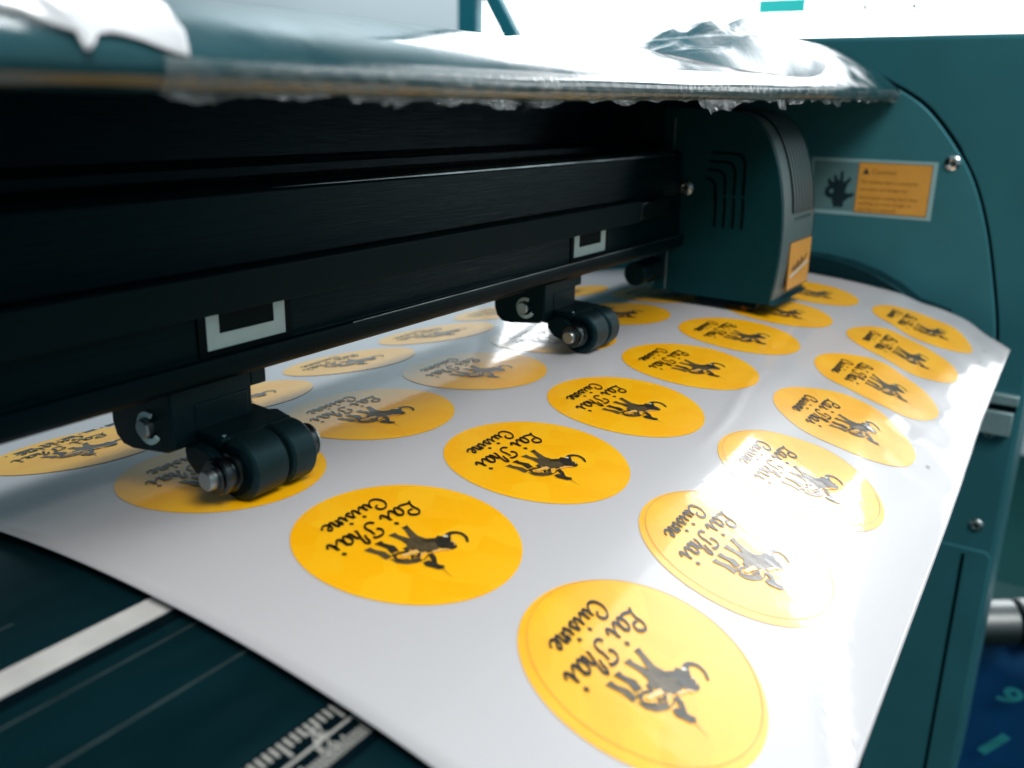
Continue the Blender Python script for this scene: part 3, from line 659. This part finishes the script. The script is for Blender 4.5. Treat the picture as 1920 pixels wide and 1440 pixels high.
def sticker(r, c, label):
    uc, s_c = (c - 1) * DU, (3 - r) * DS
    near = r <= 3
    NT, NR = (112, 16)
    vs, fs = [pap(uc, s_c, .15)], []
    for j in range(1, NR + 1):
        for k in range(NT):
            t = 2 * math.pi * k / NT; q = 27.5 * j / NR
            vs.append(pap(uc + q * math.cos(t), s_c + q * math.sin(t), .15))
    for k in range(NT): fs.append((0, 1 + k, 1 + (k + 1) % NT))
    for j in range(NR - 1):
        a, b = 1 + j * NT, 1 + (j + 1) * NT
        for k in range(NT):
            k2 = (k + 1) % NT; fs.append((a + k, b + k, b + k2, a + k2))
    base = pap(uc, s_c, 0)
    t = thing("sticker", label, "sticker", "round yellow stickers on the sheet", base)
    def L(o): return loc_to(o, t)
    dk = L(fix(from_data("disc", vs, fs, M['yellow'], t, True)))
    dk.data.set_sharp_from_angle(angle=R(25))
    L(art_mesh("lettering", ART_L1, uc, s_c, .34, M['ink'], t))
    L(art_mesh("lettering", ART_L2, uc, s_c, .34, M['ink'], t))
    e = L(art_mesh("elephant_picture", ART_MID, uc, s_c, .32, M['eleph_mid'], t))
    L(art_mesh("shading", ART_DARK, uc, s_c, .37, M['eleph_dark'], e))
    L(art_mesh("highlight", ART_PALE, uc, s_c, .41, M['eleph_pale'], e))
    L(art_mesh("tusk", ART_WHITE, uc, s_c, .43, M['eleph_white'], e))
    L(art_mesh("spear", ART_SPEAR, uc, s_c, .36, M['spear'], e))
    if r == 1 and c <= 3:
        vs, fs = [], []; ox, oy = (1.5, -0.4)
        for k in range(NT):
            a = 2 * math.pi * k / NT
            for q in (25.95, 26.13): vs.append(pap(uc + ox + q * math.cos(a), s_c + oy + q * math.sin(a), .26))
        for k in range(NT):
            k2 = (k + 1) % NT; fs.append((2 * k, 2 * k + 1, 2 * k2 + 1, 2 * k2))
        L(from_data("cut_line", vs, fs, M['cut'], t))
    return t
LAB = {
 (1, 1): "nearest yellow sticker, cut off by the bottom of the photo",
 (1, 2): "large pale yellow sticker with a cut line showing inside its edge, above the nearest one",
 (1, 3): "yellow sticker almost washed out white by the window glare",
 (1, 4): "pale yellow sticker just beyond the washed out one in the front row",
 (1, 5): "third sticker from the far end of the front row, its right side lost in glare",
 (1, 6): "last but one sticker at the far end of the front row",
 (1, 7): "farthest sticker of the front row, by the corner of the sheet",
 (2, 1): "bright yellow sticker in the lower middle, between the near roller and the nearest sticker",
 (2, 2): "bright yellow sticker in the very middle of the photo, second in its row",
 (2, 3): "third bright yellow sticker of the middle row, between the centre and the glare",
 (2, 4): "fourth bright yellow sticker of the middle row, right of the far pinch roller",
 (2, 5): "dark shaded yellow sticker in front of the cutting head",
 (2, 6): "yellow sticker at the foot of the cutting head's front corner",
 (2, 7): "farthest bright yellow sticker, behind the front corner of the cutting head",
 (3, 1): "yellow sticker lying under the near pinch roller",
 (3, 2): "dull yellow sticker just beyond the near pinch roller, its picture clear",
 (3, 3): "brownish sticker half in the glare between the two pinch rollers",
 (3, 4): "brown shaded sticker lying under the far pinch roller",
 (3, 5): "brown shaded sticker between the far pinch roller and the cutting head",
 (3, 6): "dark sticker in the shadow left of the cutting head, under its flank",
 (4, 1): "flat looking pale sticker at the left edge, behind the near roller's bracket",
 (4, 2): "pale sticker half hidden behind the near pinch roller's neck",
 (4, 3): "thin looking pale sticker under the beam, third of the back row",
 (4, 4): "thin pale sticker under the beam, fourth of the back row",
 (4, 5): "sliver of pale sticker left of the far pinch roller's bracket",
 (4, 6): "sliver of sticker right behind the far pinch roller's bracket",
}
for (r, c), lb in LAB.items(): sticker(r, c, lb)

# ------------------------------------------------------------------ plastic film left on the cover
def prof_at(x, off=0.0):
    t = sm((x - 90) / 300.0); tb = min(1, max(0, (x - 30) / 400.0)); out = []
    for i in range(len(PA)):
        tt = tb if i < 9 else t
        out.append(Vector((PA[i][0] + (PB[i][0] - PA[i][0]) * tt, PA[i][1] + (PB[i][1] - PA[i][1]) * tt)))
    if off:
        res = []
        for i, p in enumerate(out):
            a = out[max(0, i - 1)]; b = out[min(len(out) - 1, i + 1)]; d = (b - a).normalized()
            res.append(p + Vector((-abs(d.y) if i < 15 else 0, d.x)).normalized() * off if i > 1 else p + Vector((-off * .5, -off)))
        out = res
    return out
def prof_pt(x, v, off):
    p = prof_at(x, off); i = min(len(p) - 2, int(v)); t = v - i; q = p[i] + (p[i + 1] - p[i]) * t
    return (x, q.x, q.y)
# milky flap at the near end: lower edge (x, profile parameter)
low = [(-150, 9.2), (-110, 8.9), (-88, 8.6), (-84, 8.3), (-81.6, 7.3), (-79.6, 6.4), (-78.9, 5.9), (-78.6, 4.9), (-78.0, 4.8), (-77.2, 5.2), (-76.6, 5.7), (-75.6, 6.4), (-73.8, 6.7), (-72.3, 6.6), (-70, 6.2), (-67.5, 5.7), (-64.5, 5.2), (-62.1, 4.95)]
def low_at(x):
    for (a, b) in zip(low, low[1:]):
        if a[0] <= x <= b[0]: return a[1] + (b[1] - a[1]) * (x - a[0]) / (b[0] - a[0])
    return low[-1][1]
rise = [(4.95, -62.1), (6.75, -60.5), (9.04, -57.7), (10.9, -53.3), (12.5, -46), (14.5, -40)]
def xr(v):
    for (a, b) in zip(rise, rise[1:]):
        if a[0] <= v <= b[0]: return a[1] + (b[1] - a[1]) * (v - a[0]) / (b[0] - a[0])
    return rise[-1][1] if v > 14 else rise[0][1]
cols = [-150, -120, -100, -92, -88] + rng(-86, -62.1, 48)
vs, fs = [], []; NV = 16
for x in cols:
    v0 = low_at(x)
    for k in range(NV + 1):
        v = v0 + (14.4 - v0) * k / NV
        f = (x + 150) / (150 - 62.1)
        sx = x + (xr(v) + 62.1) * max(0.0, (x + 100) / 37.9)
        lift = 0.7 + 0.5 * math.sin(sx * 0.5 + v) * (k / NV) + 0.9 * math.exp(-((sx + 77.5) / 1.6) ** 2)
        vs.append(prof_pt(sx, v, lift))
n = NV + 1
for j in range(len(cols) - 1):
    for k in range(NV): fs.append((j * n + k, j * n + k + 1, (j + 1) * n + k + 1, (j + 1) * n + k))
fl = from_data("film_flap", vs, fs, M['film_white'], None, True)
m_ = fl.modifiers.new("thickness", 'SOLIDIFY'); m_.thickness = 0.15 * K
tag(fl, "milky white film flap drooping over the near end of the top cover", "plastic film")
# torn clear film along the lower edge of the cover
rnd = random.Random(11)
def rag(x):
    base = 1.4 + 0.9 * math.sin(x * 0.09) + 0.6 * math.sin(x * 0.31 + 1)
    return base
cols = []
x = -66.0
while x < 446: cols.append(x); x += 0.9 if x < 80 else 1.8
vs, fs = [], []; NV = 7; tear = 0.0
for i, x in enumerate(cols):
    tear = 0.90 * tear + rnd.uniform(-0.24, 0.25)
    if rnd.random() < 0.03: tear += rnd.uniform(0.6, 1.8) * (1 if x < 80 else 1.6)
    drop = max(0.05, (rag(x) - 0.7) * (0.9 if x < 60 else 1.0) + tear)
    p = prof_at(x, 0.55)
    top_v = 5.0 + 0.3 * math.sin(x * .05)
    for k in range(NV + 1):
        if k <= 4:
            v = top_v + (2.6 - top_v) * k / 4
            q = prof_pt(x, v, 0.55 + 0.15 * math.sin(x * 0.9 + k)); vs.append(q)
        else:
            f = (k - 4) / 3.0
            q = prof_pt(x, 2.6, 0.55)
            vs.append((x + rnd.uniform(-.3, .3), q[1] - 0.9 * f * rnd.uniform(0.2, 1.3), q[2] - drop * f))
n = NV + 1
for j in range(len(cols) - 1):
    for k in range(NV): fs.append((j * n + k, j * n + k + 1, (j + 1) * n + k + 1, (j + 1) * n + k))
fw = from_data("torn_film", vs, fs, M['film'], None, False)
tag(fw, "torn clear film with a ragged edge along the lip of the top cover", "plastic film")
# puffed blister of film on the cover
CX, CY, HL, HWd, HH = 252.0, -48.0, 96.0, 23.0, 10.5
vs, fs = [], []; NA, NB = 26, 12
for i in range(NA + 1):
    a = -1 + 2 * i / NA
    for j in range(NB + 1):
        b = -1 + 2 * j / NB
        x = CX + a * HL; wy = HWd * math.sqrt(max(0.02, 1 - a * a * 0.96)); y = CY + b * wy
        zs = None; p = prof_at(x, 0)
        for q0, q1 in zip(p[5:16], p[6:17]):
            if q0.x <= y <= q1.x: zs = q0.y + (q1.y - q0.y) * (y - q0.x) / (q1.x - q0.x)
        zs = zs if zs is not None else p[9].y
        env = max(0, 1 - abs(a) ** 2.2) * max(0, 1 - b * b) ** 0.8
        peak = HH * (1.0 - 0.45 * a - 0.25 * a * a)
        cr = (0.75 + 0.20 * math.sin(a * 9 + b * 5) + 0.17 * math.sin(b * 11 - a * 4) + rnd.uniform(-.02, .02))
        vs.append((x, y, zs + 0.35 + peak * env * cr))
n = NB + 1
for i in range(NA):
    for j in range(NB): fs.append((i * n + j, i * n + j + 1, (i + 1) * n + j + 1, (i + 1) * n + j))
M['film_teal'] = film_mat("tinted_film", 0.12, (0.003, 0.075, 0.10), 0.20, 0.4, 50, spec=0.04)
bl = from_data("film_blister", vs, fs, M['film_teal'], None, True)
tag(bl, "puffed up crinkled film blister on top of the far end of the cover", "plastic film")

# ------------------------------------------------------------------ room things
es = thing("easel_stand", "teal stand with a slanted leg in front of the bright window", "stand", loc=(1500, 975, -800))
loc_to(box("post", 1485, 1515, 955, 1003, -800, 900, M['teal_paint'], es, 4), es)
br = [(968, 340), (940, 340), (640, -110), (668, -110)]
loc_to(extr_x("brace", [(956, 322), (916, 322), (500, -310), (540, -310)], 1488, 1512, M['teal_paint'], es, 3), es)
cp = box("cyan_paper", WX - 60, WX - 58, 596, 731, 351, 391, M['cyan_print']); tag(cp, "small cyan paper strip hanging before the bright window", "paper")
fr = box("far_bench", 700, 760, -700, -150, -800, -330, M['floor'])
tag(fr, "dark green bench front beyond the end housing at the right edge", "bench")
tb = thing("chrome_tube", "short jointed chrome tube above the blue banner at the right edge", "tube", loc=(690, -190, -330))
ax = Vector((0.5, -0.85, 0.06)).normalized()
def tube(a, b, r, m, name):
    o = lathe_x(name, [(a, r * .93), (a + 1.2, r), (b - 1.2, r), (b, r * .93)], 0, 0, 0, m, tb, 40)
    o.data.transform(Vector((1, 0, 0)).rotation_difference(ax).to_matrix().to_4x4()); return o
tube(-60, -9, 20, M['tube'], "sleeve"); tube(-9, -4.5, 16, M['black'], "joint"); tube(-4.5, 120, 21, M['tube'], "sleeve")
# printed blue banner
vs, fs = [], []
for i in range(9):
    for j in range(9):
        y = -120 - 22 * i; z = -352 - 34 * j
        vs.append((688 + 10 * math.sin(i * 0.9 + j * 0.5) + 0.12 * j * 22, y, z))
for i in range(8):
    for j in range(8): fs.append((i * 9 + j, i * 9 + j + 1, (i + 1) * 9 + j + 1, (i + 1) * 9 + j))
bn = from_data("banner", vs, fs, M['banner'], None, True)
m_ = bn.modifiers.new("thickness", 'SOLIDIFY'); m_.thickness = 0.6 * K; m_.offset = -1
tag(bn, "dark blue banner printed with cyan numbers at the lower right edge", "banner")
def bmx(y, z, x, rot):
    ex = Vector((0, -1, 0)); ey = Vector((-0.3, 0, 0.95)).normalized(); ez = ex.cross(ey)
    m4 = Matrix((ex, ey, ez)).transposed().to_4x4() @ Matrix.Rotation(R(rot), 4, 'Z'); m4.translation = Vector((x, y, z)) * K; return m4
text_obj("printed_number", "9", 34, M['banner_ink'], bn, bmx(-178, -400, 676, -35), bold=1.0)
text_obj("printed_number", "1", 50, M['banner_ink'], bn, bmx(-168, -456, 676, -28), bold=1.6)

for (y, z, w, hh) in ((496, 349, 48, 11), (430, 356, 12, 20), (418, 338, 8, 12), (498, 311, 52, 8), (432, 312, 20, 7), (392, 313, 26, 7), (338, 346, 10, 12), (304, 355, 12, 18)):
    loc_to(extr_x("decal", [(y + 30 - w * .7, z + 12 - hh * .7), (y + 30 + w * .7, z + 12 - hh * .4), (y + 30 + w * .6, z + 12 + hh * .7), (y + 30 - w * .6, z + 12 + hh * .5)], WX + 22, WX + 24, M['decal'], win), win)
